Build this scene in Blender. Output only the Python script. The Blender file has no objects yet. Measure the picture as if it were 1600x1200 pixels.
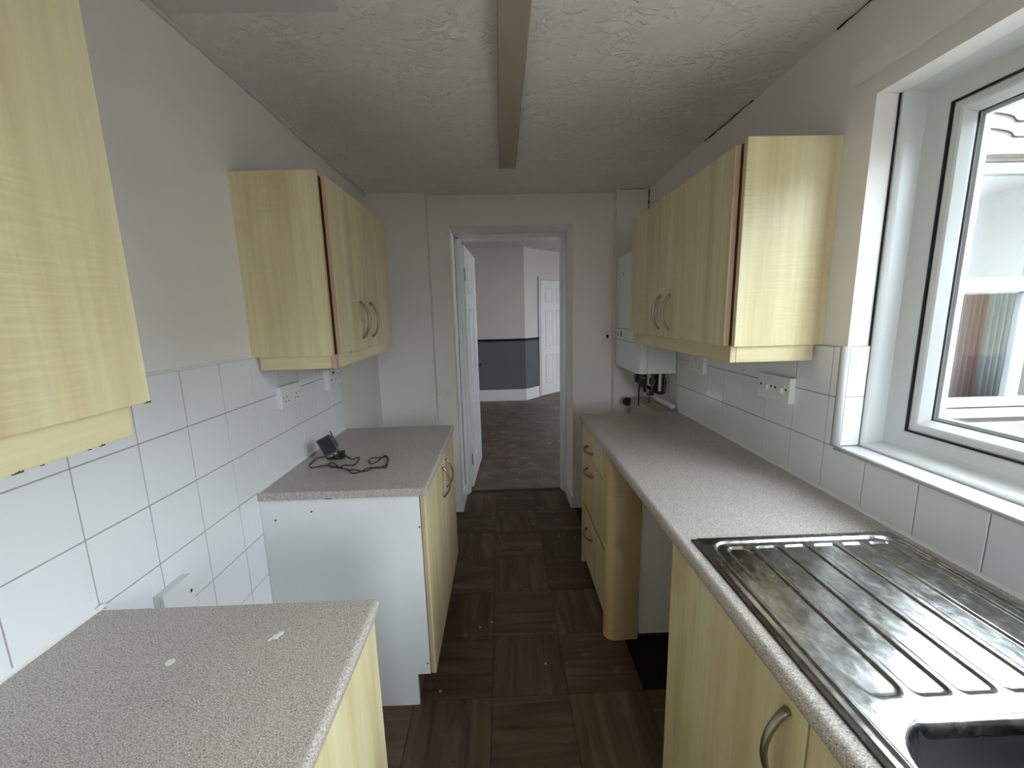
import bpy, bmesh, math, random
from mathutils import Vector, Matrix
random.seed(7)
scene = bpy.context.scene
C = scene.collection

# ------------------------------------------------------------------ camera
def make_camera():
    f, p, r, yw, H = 635.26, .16995, .024887, .022043, 1.506
    c, s = math.cos(yw), math.sin(yw); A = Matrix(((c, -s, 0), (s, c, 0), (0, 0, 1)))
    c, s = math.cos(p), math.sin(p); B = Matrix(((1, 0, 0), (0, c, -s), (0, s, c)))
    c, s = math.cos(r), math.sin(r); D = Matrix(((c, 0, -s), (0, 1, 0), (s, 0, c)))
    M = D @ B @ A
    cam = bpy.data.cameras.new('camera'); o = bpy.data.objects.new('camera', cam); C.objects.link(o)
    cam.sensor_fit = 'HORIZONTAL'; cam.sensor_width = 36; cam.lens = f / 1600 * 36
    cam.clip_start = .02; cam.clip_end = 200
    o.matrix_world = Matrix(((M[0][0], M[2][0], -M[1][0], 0), (M[0][1], M[2][1], -M[1][1], 0),
                             (M[0][2], M[2][2], -M[1][2], H), (0, 0, 0, 1)))
    scene.camera = o
make_camera()

# ------------------------------------------------------------------ sky and exposure
SKY = 20.0
w = bpy.data.worlds.new('sky'); scene.world = w; w.use_nodes = True
nt = w.node_tree; nt.nodes.clear()
wo = nt.nodes.new('ShaderNodeOutputWorld'); wb = nt.nodes.new('ShaderNodeBackground')
tc = nt.nodes.new('ShaderNodeTexCoord'); nz = nt.nodes.new('ShaderNodeTexNoise'); rp = nt.nodes.new('ShaderNodeValToRGB')
nz.inputs['Scale'].default_value = 2.2; nz.inputs['Detail'].default_value = 4
rp.color_ramp.elements[0].position = .3; rp.color_ramp.elements[0].color = (.82, .90, .98, 1)
rp.color_ramp.elements[1].position = .7; rp.color_ramp.elements[1].color = (.93, .965, 1.0, 1)
nt.links.new(tc.outputs['Generated'], nz.inputs['Vector']); nt.links.new(nz.outputs['Fac'], rp.inputs['Fac'])
nt.links.new(rp.outputs['Color'], wb.inputs['Color']); wb.inputs['Strength'].default_value = SKY
nt.links.new(wb.outputs['Background'], wo.inputs['Surface'])

def portal(name, loc, rot, sx, sy):
    l = bpy.data.lights.new(name, 'AREA'); l.shape = 'RECTANGLE'; l.size = sx; l.size_y = sy
    l.cycles.is_portal = True
    o = bpy.data.objects.new(name, l); C.objects.link(o); o.location = loc; o.rotation_euler = rot
portal('kitchen_window_portal', (1.30, .415, 1.57), (0, math.pi / 2, 0), 1.05, 1.6)
portal('added_window_portal', (5.33, 5.35, 1.55), (0, math.pi / 2, 0), 1.2, 1.6)
portal('rear_window_portal', (3.95, 2.93, 1.6), (math.pi / 2, 0, 0), 2.0, 1.85)
portal('added_door_portal', (.45, -1.44, 1.56), (math.pi / 2, 0, 0), .70, .92)

vs = scene.view_settings
vs.view_transform = 'Standard'; vs.look = 'None'; vs.gamma = 1; vs.use_curve_mapping = False
vs.exposure = 0.0
cy = scene.cycles
cy.max_bounces = 10; cy.diffuse_bounces = 7; cy.glossy_bounces = 3; cy.transparent_max_bounces = 16
cy.use_adaptive_sampling = True; cy.adaptive_threshold = .04
cy.sample_clamp_indirect = 8

# ------------------------------------------------------------------ materials
def newmat(name):
    m = bpy.data.materials.new(name); m.use_nodes = True
    n = m.node_tree; b = n.nodes['Principled BSDF']
    return m, n, b
def plain(name, col, rough=.5, metal=0, spec=.5, bump=0, bscale=60, var=0):
    m, n, b = newmat(name)
    b.inputs['Base Color'].default_value = (*col, 1); b.inputs['Roughness'].default_value = rough
    b.inputs['Metallic'].default_value = metal; b.inputs['Specular IOR Level'].default_value = spec
    if bump or var:
        t = n.nodes.new('ShaderNodeTexCoord'); q = n.nodes.new('ShaderNodeTexNoise')
        q.inputs['Scale'].default_value = bscale; q.inputs['Detail'].default_value = 4
        n.links.new(t.outputs['Object'], q.inputs['Vector'])
        if bump:
            bp = n.nodes.new('ShaderNodeBump'); bp.inputs['Strength'].default_value = bump; bp.inputs['Distance'].default_value = .004
            n.links.new(q.outputs['Fac'], bp.inputs['Height']); n.links.new(bp.outputs['Normal'], b.inputs['Normal'])
        if var:
            q2 = n.nodes.new('ShaderNodeTexNoise'); q2.inputs['Scale'].default_value = 3; q2.inputs['Detail'].default_value = 5
            n.links.new(t.outputs['Object'], q2.inputs['Vector'])
            r = n.nodes.new('ShaderNodeValToRGB')
            r.color_ramp.elements[0].position = .35; r.color_ramp.elements[1].position = .7
            r.color_ramp.elements[0].color = (*[c * (1 - var) for c in col], 1); r.color_ramp.elements[1].color = (*col, 1)
            n.links.new(q2.outputs['Fac'], r.inputs['Fac']); n.links.new(r.outputs['Color'], b.inputs['Base Color'])
    return m
def ramp(n, stops):
    r = n.nodes.new('ShaderNodeValToRGB'); e = r.color_ramp.elements
    while len(e) < len(stops): e.new(.5)
    for k, (p, c) in enumerate(stops): e[k].position = p; e[k].color = (*c, 1)
    return r
def coords(n, scale, rnd=True):
    t = n.nodes.new('ShaderNodeTexCoord'); mp = n.nodes.new('ShaderNodeMapping'); mp.inputs['Scale'].default_value = scale
    if rnd:
        oi = n.nodes.new('ShaderNodeObjectInfo'); ml = n.nodes.new('ShaderNodeMath'); ml.operation = 'MULTIPLY'; ml.inputs[1].default_value = 37.
        n.links.new(oi.outputs['Random'], ml.inputs[0])
        ad = n.nodes.new('ShaderNodeVectorMath'); ad.operation = 'ADD'
        n.links.new(t.outputs['Object'], ad.inputs[0]); n.links.new(ml.outputs[0], ad.inputs[1]); n.links.new(ad.outputs[0], mp.inputs['Vector'])
    else:
        n.links.new(t.outputs['Object'], mp.inputs['Vector'])
    return mp
def noise(n, vec, scale, detail=4, dist=0):
    q = n.nodes.new('ShaderNodeTexNoise'); q.inputs['Scale'].default_value = scale; q.inputs['Detail'].default_value = detail
    q.inputs['Distortion'].default_value = dist; n.links.new(vec, q.inputs['Vector']); return q
def mix(n, fac, a, b, mode='MIX'):
    m = n.nodes.new('ShaderNodeMix'); m.data_type = 'RGBA'; m.blend_type = mode
    for s, i in ((fac, 0), (a, 6), (b, 7)):
        if hasattr(s, 'links') or hasattr(s, 'is_linked'): n.links.new(s, m.inputs[i])
        elif i == 0: m.inputs[0].default_value = s
        else: m.inputs[i].default_value = (*s, 1)
    return m.outputs[2]
def wood(name, along, tint=(1, 1, 1)):
    m, n, b = newmat(name)
    T = lambda c: tuple(x * y for x, y in zip(c, tint))
    s = {'z': (14, 14, .9), 'y': (14, .9, 14), 'x': (.9, 14, 14)}[along]
    mp = coords(n, s)
    q = noise(n, mp.outputs['Vector'], 1.0, 5, .25)
    r = ramp(n, [(.32, T((.60, .50, .285))), (.5, T((.69, .60, .355))), (.68, T((.73, .66, .42)))])
    n.links.new(q.outputs['Fac'], r.inputs['Fac'])
    mp2 = coords(n, {'z': (5, 5, 2.4), 'y': (5, 2.4, 5), 'x': (2.4, 5, 5)}[along])
    q2 = noise(n, mp2.outputs['Vector'], 1.6, 3, .5)
    r2 = ramp(n, [(.60, (0, 0, 0)), (.76, (.75, .75, .75))]); n.links.new(q2.outputs['Fac'], r2.inputs['Fac'])
    mp5 = coords(n, {'z': (75, 75, 2.5), 'y': (75, 2.5, 75), 'x': (2.5, 75, 75)}[along])
    q5 = noise(n, mp5.outputs['Vector'], 1.0, 3, .2)
    r5 = ramp(n, [(.32, (.945, .935, .915)), (.62, (1.02, 1.02, 1.025))]); n.links.new(q5.outputs['Fac'], r5.inputs['Fac'])
    c0 = mix(n, 1.0, r.outputs['Color'], r5.outputs['Color'], 'MULTIPLY')
    c1 = mix(n, r2.outputs['Color'], c0, T((.58, .455, .25)))
    # fine cross-grain flecks in patches
    mp3 = coords(n, {'z': (9, 9, 190), 'y': (9, 190, 9), 'x': (190, 9, 9)}[along])
    q3 = noise(n, mp3.outputs['Vector'], 1.0, 2, .3)
    q4 = noise(n, mp2.outputs['Vector'], 1.0, 2, 0)
    r4 = ramp(n, [(.52, (0, 0, 0)), (.70, (.5, .5, .5))]); n.links.new(q4.outputs['Fac'], r4.inputs['Fac'])
    r3 = ramp(n, [(.45, (.88, .86, .80)), (.6, (1.03, 1.03, 1.03))]); n.links.new(q3.outputs['Fac'], r3.inputs['Fac'])
    c2 = mix(n, r4.outputs['Color'], c1, mix(n, 1.0, c1, r3.outputs['Color'], 'MULTIPLY'))
    n.links.new(c2, b.inputs['Base Color'])
    b.inputs['Roughness'].default_value = .38; b.inputs['Specular IOR Level'].default_value = .45
    return m
def worktop_mat():
    m, n, b = newmat('speckled_laminate')
    mp = coords(n, (1, 1, 1))
    v = n.nodes.new('ShaderNodeTexVoronoi'); v.inputs['Scale'].default_value = 420; n.links.new(mp.outputs['Vector'], v.inputs['Vector'])
    q = noise(n, mp.outputs['Vector'], 480, 2)
    q2 = noise(n, mp.outputs['Vector'], 3, 4)
    r = ramp(n, [(.30, (.17, .14, .12)), (.43, (.37, .33, .30)), (.54, (.47, .425, .39)), (.66, (.68, .64, .605))])
    n.links.new(q.outputs['Fac'], r.inputs['Fac'])
    v2 = n.nodes.new('ShaderNodeTexVoronoi'); v2.inputs['Scale'].default_value = 300; n.links.new(mp.outputs['Vector'], v2.inputs['Vector'])
    sp = n.nodes.new('ShaderNodeSeparateColor'); n.links.new(v2.outputs['Color'], sp.inputs[0])
    r2 = ramp(n, [(.93, (0, 0, 0)), (.95, (.75, .75, .75))]); n.links.new(sp.outputs[0], r2.inputs['Fac'])
    lt = n.nodes.new('ShaderNodeMath'); lt.operation = 'LESS_THAN'; lt.inputs[1].default_value = .34
    n.links.new(v2.outputs['Distance'], lt.inputs[0])
    ml = n.nodes.new('ShaderNodeMath'); ml.operation = 'MULTIPLY'; n.links.new(r2.outputs['Color'], ml.inputs[0]); n.links.new(lt.outputs[0], ml.inputs[1])
    c = mix(n, ml.outputs[0], r.outputs['Color'], (.07, .055, .05))
    r3 = ramp(n, [(.3, (.92, .92, .92)), (.7, (1.05, 1.04, 1.03))]); n.links.new(q2.outputs['Fac'], r3.inputs['Fac'])
    n.links.new(mix(n, 1.0, c, r3.outputs['Color'], 'MULTIPLY'), b.inputs['Base Color'])
    b.inputs['Roughness'].default_value = .32; b.inputs['Specular IOR Level'].default_value = .55
    return m
def vinyl_mat(name, along):
    m, n, b = newmat(name)
    mp = coords(n, (22, 2.2, 1) if along == 'y' else (2.2, 22, 1))
    q = noise(n, mp.outputs['Vector'], 1.0, 6, .8)
    r = ramp(n, [(.28, (.060, .037, .022)), (.5, (.100, .065, .040)), (.66, (.135, .092, .060)), (.8, (.20, .148, .105))])
    n.links.new(q.outputs['Fac'], r.inputs['Fac'])
    oi = n.nodes.new('ShaderNodeObjectInfo')
    rr = ramp(n, [(0, (.82, .80, .78)), (1, (1.12, 1.12, 1.12))]); n.links.new(oi.outputs['Random'], rr.inputs['Fac'])
    c = mix(n, 1.0, r.outputs['Color'], rr.outputs['Color'], 'MULTIPLY')
    mp2 = coords(n, (1, 1, 0))
    q2 = noise(n, mp2.outputs['Vector'], 9, 5)
    r2 = ramp(n, [(.62, (0, 0, 0)), (.80, (.30, .30, .30))]); n.links.new(q2.outputs['Fac'], r2.inputs['Fac'])
    c = mix(n, r2.outputs['Color'], c, (.30, .26, .22))
    # dried paint spots
    v = n.nodes.new('ShaderNodeTexVoronoi'); v.inputs['Scale'].default_value = 17; n.links.new(mp2.outputs['Vector'], v.inputs['Vector'])
    sp = n.nodes.new('ShaderNodeSeparateColor'); n.links.new(v.outputs['Color'], sp.inputs[0])
    th = n.nodes.new('ShaderNodeMath'); th.operation = 'MULTIPLY_ADD'; th.inputs[1].default_value = .30; th.inputs[2].default_value = -.180
    n.links.new(sp.outputs[0], th.inputs[0])
    lt = n.nodes.new('ShaderNodeMath'); lt.operation = 'LESS_THAN'; n.links.new(v.outputs['Distance'], lt.inputs[0]); n.links.new(th.outputs[0], lt.inputs[1])
    ml = n.nodes.new('ShaderNodeMath'); ml.operation = 'MULTIPLY'; ml.inputs[1].default_value = .75; n.links.new(lt.outputs[0], ml.inputs[0])
    c = mix(n, ml.outputs[0], c, (.50, .46, .40))
    n.links.new(c, b.inputs['Base Color'])
    b.inputs['Roughness'].default_value = .55; b.inputs['Specular IOR Level'].default_value = .3
    bp = n.nodes.new('ShaderNodeBump'); bp.inputs['Strength'].default_value = .15; bp.inputs['Distance'].default_value = .002
    n.links.new(q.outputs['Fac'], bp.inputs['Height']); n.links.new(bp.outputs['Normal'], b.inputs['Normal'])
    return m
def old_floor_mat():
    m, n, b = newmat('dirty_old_floor')
    mp = coords(n, (2, 3, 1), False)
    q = noise(n, mp.outputs['Vector'], 2.4, 8, .3)
    r = ramp(n, [(.3, (.10, .070, .050)), (.52, (.150, .112, .085)), (.72, (.20, .157, .125))])
    n.links.new(q.outputs['Fac'], r.inputs['Fac'])
    q2 = noise(n, mp.outputs['Vector'], 4.5, 3, 1.0)
    r2 = ramp(n, [(.665, (0, 0, 0)), (.70, (.8, .8, .8))]); n.links.new(q2.outputs['Fac'], r2.inputs['Fac'])
    n.links.new(mix(n, r2.outputs['Color'], r.outputs['Color'], (.48, .45, .40)), b.inputs['Base Color'])
    b.inputs['Roughness'].default_value = .5
    return m
def ceiling_mat():
    m, n, b = newmat('lumpy_textured_ceiling')
    mp = coords(n, (1, 1.4, 1), False)
    q = noise(n, mp.outputs['Vector'], 22, 4, 1.2)
    q2 = noise(n, mp.outputs['Vector'], 6, 3, .5)
    v = n.nodes.new('ShaderNodeTexVoronoi'); v.feature = 'SMOOTH_F1'; v.inputs['Scale'].default_value = 26; n.links.new(mp.outputs['Vector'], v.inputs['Vector'])
    r = ramp(n, [(.50, (0, 0, 0)), (.62, (.55, .55, .55)), (.70, (.25, .25, .25)), (.82, (1, 1, 1))]); n.links.new(q.outputs['Fac'], r.inputs['Fac'])
    rm = ramp(n, [(.40, (.05, .05, .05)), (.62, (1, 1, 1))]); n.links.new(q2.outputs['Fac'], rm.inputs['Fac'])
    h = mix(n, 1.0, r.outputs['Color'], rm.outputs['Color'], 'MULTIPLY')
    q3 = noise(n, mp.outputs['Vector'], 110, 3)
    h2 = mix(n, .12, h, q3.outputs['Fac'])
    bp = n.nodes.new('ShaderNodeBump'); bp.inputs['Strength'].default_value = .75; bp.inputs['Distance'].default_value = .012
    n.links.new(h2, bp.inputs['Height']); n.links.new(bp.outputs['Normal'], b.inputs['Normal'])
    r3 = ramp(n, [(.3, (.79, .755, .71)), (.7, (.87, .835, .79))]); n.links.new(q2.outputs['Fac'], r3.inputs['Fac'])
    n.links.new(r3.outputs['Color'], b.inputs['Base Color'])
    b.inputs['Roughness'].default_value = .55; b.inputs['Specular IOR Level'].default_value = .35
    return m
def steel_mat():
    m, n, b = newmat('stained_stainless_steel')
    mp = coords(n, (1, .7, 1), False)
    q = noise(n, mp.outputs['Vector'], 38, 8, .6); q2 = noise(n, mp.outputs['Vector'], 5, 5, .4)
    r = ramp(n, [(.35, (.15, .15, .15)), (.65, (.29, .29, .29))]); n.links.new(q.outputs['Fac'], r.inputs['Fac'])
    n.links.new(r.outputs['Color'], b.inputs['Roughness'])
    r2 = ramp(n, [(.3, (.33, .325, .315)), (.65, (.46, .455, .445))]); n.links.new(q2.outputs['Fac'], r2.inputs['Fac'])
    q5 = noise(n, mp.outputs['Vector'], 60, 6, .8)
    r5 = ramp(n, [(.42, (.72, .72, .72)), (.62, (1.05, 1.05, 1.05))]); n.links.new(q5.outputs['Fac'], r5.inputs['Fac'])
    n.links.new(mix(n, 1.0, r2.outputs['Color'], r5.outputs['Color'], 'MULTIPLY'), b.inputs['Base Color'])
    b.inputs['Metallic'].default_value = 1
    bp = n.nodes.new('ShaderNodeBump'); bp.inputs['Strength'].default_value = .03; bp.inputs['Distance'].default_value = .002
    n.links.new(q2.outputs['Fac'], bp.inputs['Height']); n.links.new(bp.outputs['Normal'], b.inputs['Normal'])
    return m
def glass_mat(name, refl=1.0, tint=(.97, .99, .99), fixed=None):
    m = bpy.data.materials.new(name); m.use_nodes = True; n = m.node_tree; n.nodes.clear()
    o = n.nodes.new('ShaderNodeOutputMaterial'); t = n.nodes.new('ShaderNodeBsdfTransparent'); g = n.nodes.new('ShaderNodeBsdfGlossy')
    t.inputs['Color'].default_value = (*tint, 1); g.inputs['Roughness'].default_value = .0
    f = n.nodes.new('ShaderNodeFresnel'); f.inputs['IOR'].default_value = 1.5
    ge = n.nodes.new('ShaderNodeNewGeometry'); io = n.nodes.new('ShaderNodeMapRange'); io.inputs[3].default_value = 1.5; io.inputs[4].default_value = 1 / 1.5
    n.links.new(ge.outputs['Backfacing'], io.inputs[0]); n.links.new(io.outputs[0], f.inputs['IOR'])   # same reflectance on both faces of the sheet
    ml = n.nodes.new('ShaderNodeMath'); ml.operation = 'MULTIPLY'; ml.use_clamp = True; ml.inputs[1].default_value = refl
    n.links.new(f.outputs[0], ml.inputs[0])
    mx = n.nodes.new('ShaderNodeMixShader'); n.links.new(ml.outputs[0], mx.inputs[0])
    n.links.new(t.outputs[0], mx.inputs[1]); n.links.new(g.outputs[0], mx.inputs[2]); n.links.new(mx.outputs[0], o.inputs['Surface'])
    return m
def brick_render(name, col, scale=(1, 1, 1)):
    return plain(name, col, .9, bump=.5, bscale=70, var=.12)

MT = dict(
    paint=plain('white_wall_paint', (.83, .80, .775), .55, bump=.05, bscale=35, var=.02, spec=.3),
    paint_pink=plain('pinkish_wall_paint', (.66, .615, .605), .6, bump=.05, bscale=35, spec=.3),
    grey=plain('slate_grey_paint', (.125, .138, .157), .45, spec=.4, var=.08),
    gloss=plain('white_gloss_paint', (.78, .785, .79), .35),
    black=plain('black_plastic', (.012, .012, .014), .4),
    blackpaint=plain('black_gloss_paint', (.008, .008, .009), .6, spec=.2),
    tile=plain('white_glazed_tile', (.81, .815, .845), .12),
    grout=plain('grey_grout', (.36, .33, .32), .9),
    sealant=plain('white_sealant', (.78, .78, .76), .5),
    wood_v=wood('maple_laminate_upright', 'z'), wood_h=wood('maple_laminate_lengthwise', 'y'), wood_x=wood('maple_laminate_crosswise', 'x'), wood_post=wood('aged_pinkish_maple', 'z', (.80, .68, .62)),
    edge=plain('tan_edging', (.50, .36, .235), .5), brown=plain('brown_plinth_and_gap', (.20, .095, .04), .5),
    melamine=plain('white_melamine', (.76, .775, .785), .35),
    worktop=worktop_mat(), chip=plain('chipped_chipboard', (.10, .07, .045), .9),
    vinyl_x=vinyl_mat('vinyl_tile_crosswise', 'x'), vinyl_y=vinyl_mat('vinyl_tile_lengthwise', 'y'),
    subfloor=plain('dark_floor_joint', (.03, .022, .017), .8), oldfloor=old_floor_mat(), tar=plain('black_bitumen', (.008, .008, .008), .7, spec=.2),
    ceiling=ceiling_mat(), smooth_ceiling=plain('smooth_ceiling_filler', (.66, .645, .63), .6),
    beige=plain('beige_batten_paint', (.40, .34, .26), .5),
    upvc=plain('white_upvc', (.70, .71, .705), .28), rubber=plain('black_rubber', (.01, .01, .012), .6),
    alu=plain('aluminium_spacer', (.66, .67, .68), .35),
    glass=glass_mat('window_glass'), outglass=glass_mat('reflective_window_glass', .32, (.93, .95, .95)),
    steel=steel_mat(), bowl=plain('darker_bowl_steel', (.15, .15, .155), .42, metal=1), handle=plain('brushed_nickel', (.34, .30, .245), .35, metal=1),
    white=plain('white_moulded_plastic', (.78, .785, .79), .3), dark=plain('dark_hole', (.01, .01, .01), .8),
    boiler=plain('white_enamel', (.76, .775, .765), .3), copper=plain('dull_copper', (.35, .16, .09), .4, metal=1),
    lag=plain('grey_white_pipe', (.62, .62, .60), .5), grille=plain('radiator_enamel', (.46, .40, .33), .45),
    screen=plain('dark_screen', (.016, .02, .024), .5, spec=.15),
    render_pink=brick_render('pale_pink_render', (.175, .150, .145)), concrete=plain('yard_concrete', (.34, .33, .31), .9, var=.2),
    upvc_out=plain('darkened_white_upvc', (.30, .305, .31), .4),  # white frame colour lowered so strong outdoor light does not clip it
    neighbour=plain('added_grey_brown_render', (.27, .25, .235), .9, var=.2),
    fence=plain('added_red_brown_fence', (.17, .085, .065), .8, var=.3), stone=plain('weathered_lintel', (.30, .28, .26), .9, var=.4),
    curtain=plain('darkened_pale_net_curtain', (.085, .092, .092), .9), roomdark=plain('darkened_red_curtain', (.055, .022, .020), .9),  # curtain colours darkened to stand for the dim room behind the glass
)

# ------------------------------------------------------------------ building helpers
def bm_box(bm, x0, x1, y0, y1, z0, z1, bev=0):
    vs_ = [bm.verts.new(p) for p in ((x0, y0, z0), (x1, y0, z0), (x1, y1, z0), (x0, y1, z0), (x0, y0, z1), (x1, y0, z1), (x1, y1, z1), (x0, y1, z1))]
    fs = [bm.faces.new([vs_[i] for i in q]) for q in ((0, 3, 2, 1), (4, 5, 6, 7), (0, 1, 5, 4), (1, 2, 6, 5), (2, 3, 7, 6), (3, 0, 4, 7))]
    if bev:
        es = {e for f in fs for e in f.edges}
        bmesh.ops.bevel(bm, geom=list(es), offset=bev, segments=2, affect='EDGES', profile=.6)
def boxes(*bs, bev=0):
    bm = bmesh.new()
    for b in bs: bm_box(bm, *b[:6], bev=(b[6] if len(b) > 6 else bev))
    return bm
def prism(poly, axis, a, b):
    """extrude a closed polygon; axis 'y': poly is (x,z); axis 'z': poly is (x,y); axis 'x': poly is (y,z)"""
    bm = bmesh.new(); P = {'y': lambda p, t: (p[0], t, p[1]), 'z': lambda p, t: (p[0], p[1], t), 'x': lambda p, t: (t, p[0], p[1])}[axis]
    v0 = [bm.verts.new(P(p, a)) for p in poly]; v1 = [bm.verts.new(P(p, b)) for p in poly]; N = len(poly)
    bm.faces.new(v0); bm.faces.new(v1[::-1])
    for i in range(N): bm.faces.new((v0[i], v1[i], v1[(i + 1) % N], v0[(i + 1) % N]))
    bmesh.ops.recalc_face_normals(bm, faces=bm.faces); return bm
def frame_loop(y0, y1, z0, z1, prof):
    """sweep a closed profile of (inset, x) round a rectangle in the YZ plane, mitred corners"""
    bm = bmesh.new(); rings = []
    for (sy, sz) in ((0, 0), (1, 0), (1, 1), (0, 1)):
        rings.append([bm.verts.new((x, (y0 + d) if sy == 0 else (y1 - d), (z0 + d) if sz == 0 else (z1 - d))) for d, x in prof])
    N = len(prof)
    for k in range(4):
        A, B = rings[k], rings[(k + 1) % 4]
        for i in range(N): bm.faces.new((A[i], A[(i + 1) % N], B[(i + 1) % N], B[i]))
    bmesh.ops.recalc_face_normals(bm, faces=bm.faces); return bm
def tube(pts, r, seg=8, closed=False, cap=True, rs=None):
    bm = bmesh.new(); pts = [Vector(p) for p in pts]; n = len(pts); rings = []
    up = None
    for i, p in enumerate(pts):
        a = pts[i - 1] if (i or closed) else p; c = pts[(i + 1) % n] if (i < n - 1 or closed) else p
        t = (c - a).normalized()
        if up is None: up = Vector((0, 0, 1)) if abs(t.z) < .9 else Vector((1, 0, 0))
        s = t.cross(up).normalized(); u = s.cross(t).normalized(); up = u
        R = rs[i] if rs else r
        rings.append([bm.verts.new(p + s * R * math.cos(2 * math.pi * k / seg) + u * R * math.sin(2 * math.pi * k / seg)) for k in range(seg)])
    for i in range(n - 1 + closed):
        A, B = rings[i], rings[(i + 1) % n]
        for k in range(seg): bm.faces.new((A[k], A[(k + 1) % seg], B[(k + 1) % seg], B[k]))
    if cap and not closed: bm.faces.new(rings[0][::-1]); bm.faces.new(rings[-1])
    bmesh.ops.recalc_face_normals(bm, faces=bm.faces); return bm
def smooth_path(P, n=6):
    out = []; N = len(P)
    for i in range(N - 1):
        a, b, c, d = (Vector(P[max(0, i - 1)]), Vector(P[i]), Vector(P[i + 1]), Vector(P[min(N - 1, i + 2)]))
        for k in range(n):
            t = k / n
            out.append(.5 * ((2 * b) + (c - a) * t + (2 * a - 5 * b + 4 * c - d) * t * t + (3 * b - a - 3 * c + d) * t ** 3))
    out.append(Vector(P[-1])); return out
def wpos(o):
    p = Vector(o.location); q = o.parent
    while q: p = q.matrix_basis @ p; q = q.parent
    return p
def obj(name, bm, mat, parent=None, smooth=False):
    """link a world-space bmesh as one object, its origin at the centre of its base"""
    lo = Vector((min(v.co[i] for v in bm.verts) for i in range(3))); hi = Vector((max(v.co[i] for v in bm.verts) for i in range(3)))
    org = Vector(((lo.x + hi.x) / 2, (lo.y + hi.y) / 2, lo.z))
    bmesh.ops.translate(bm, verts=bm.verts, vec=-org)
    me = bpy.data.meshes.new(name); bm.to_mesh(me); bm.free()
    for m in (mat if isinstance(mat, (list, tuple)) else [mat]): me.materials.append(MT[m] if isinstance(m, str) else m)
    if smooth:
        for p in me.polygons: p.use_smooth = True
        if smooth != True: me.set_sharp_from_angle(angle=math.radians(smooth))
    o = bpy.data.objects.new(name, me); C.objects.link(o)
    o.parent = parent; o.location = org - (wpos(parent) if parent else Vector())
    return o
def tag(o, label, cat=None, group=None, kind=None):
    o['label'] = label
    if cat: o['category'] = cat
    if group: o['group'] = group
    if kind: o['kind'] = kind
    return o
def thing(name, loc, label, cat, group=None):
    o = bpy.data.objects.new(name, None); C.objects.link(o); o.location = loc; o.empty_display_size = .1
    return tag(o, label, cat, group)
def struct(name, bm, mat, label, smooth=False):
    return tag(obj(name, bm, mat, None, smooth), label, kind='structure')
def share(name, mesh_src, loc, parent):
    o = bpy.data.objects.new(name, mesh_src.data if hasattr(mesh_src, 'data') else mesh_src); C.objects.link(o)
    o.parent = parent; o.location = Vector(loc) - wpos(parent); return o
def bow(p0, p1, out, width, h=.03, t=.0075, seg=18):
    """a flat bowed strap handle from foot p0 to foot p1 standing off along out"""
    p0, p1, out = Vector(p0), Vector(p1), Vector(out).normalized()
    ax = (p1 - p0); L = ax.length; ax.normalize(); side = ax.cross(out)
    bm = bmesh.new(); rings = []
    R = (L * L / 4 + h * h) / (2 * h); a0 = math.asin(min(1, L / 2 / R))
    for i in range(seg + 1):
        a = -a0 + 2 * a0 * i / seg
        mid = (p0 + p1) / 2 + out * (h - R)
        d = ax * math.sin(a) + out * math.cos(a)
        wv = width * (.78 + .22 * abs(i / seg * 2 - 1))
        rings.append([bm.verts.new(mid + d * (R + t * u) + side * wv * v / 2) for u, v in ((0, -1), (.7, -1), (1, -.7), (1, .7), (.7, 1), (0, 1))])
    for A, B in zip(rings, rings[1:]):
        for k in range(6): bm.faces.new((A[k], A[(k + 1) % 6], B[(k + 1) % 6], B[k]))
    bm.faces.new(rings[0]); bm.faces.new(rings[-1][::-1])
    bmesh.ops.recalc_face_normals(bm, faces=bm.faces); return bm

# ------------------------------------------------------------------ key planes (metres; camera above the origin)
XL, XR, ZC = -.884, 1.024, 2.32
ZWL, ZWR = .906, .925
YB = -1.3                       # wall behind the camera
YS, YR, YI = 2.90, 2.975, 3.30  # stepped wall, recessed wall round the doorway, far-room side
DX0, DX1, DZ = -.347, .518, 2.118

# ------------------------------------------------------------------ kitchen shell
fl = struct('floor', boxes((XL - .1, XR, YB - .1, YI, -.12, -.003)), 'subfloor', 'dark floor base of the galley kitchen under the vinyl tiles')
px, py = .307, .311
tm = {}
for k in ('x', 'y'):
    t = obj('floor_tile', boxes((0, px - .0025, 0, py - .0025, -.003, 0), bev=.0008), 'vinyl_' + k, fl); tm[k] = t.data
    bpy.data.objects.remove(t)
def clipped(v, step, off, a, b):
    out = []; i = math.floor((a - off) / step)
    while off + i * step < b - 1e-6:
        lo, hi = max(a, off + i * step), min(b, off + (i + 1) * step)
        if hi - lo > .012: out.append((i, lo, hi))
        i += 1
    return out
for i, x0, x1 in clipped(0, px, -.078, XL, XR):
    for j, y0, y1 in clipped(0, py, 1.393, .15, YI - .005):
        if y1 > YS and (x0 > DX1 or x1 < DX0): continue
        d = 'y' if (i + j) % 2 == 0 else 'x'
        if abs(x1 - x0 - px) < 1e-4 and abs(y1 - y0 - py) < 1e-4:
            share('floor_tile', tm[d], ((x0 + x1) / 2 - .00125, (y0 + y1) / 2 - .00125, -.003), fl)
        else:
            obj('floor_tile', boxes((x0, x1 - .0025, y0, y1 - .0025, -.003, 0), bev=.0008), 'vinyl_' + d, fl)

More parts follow.
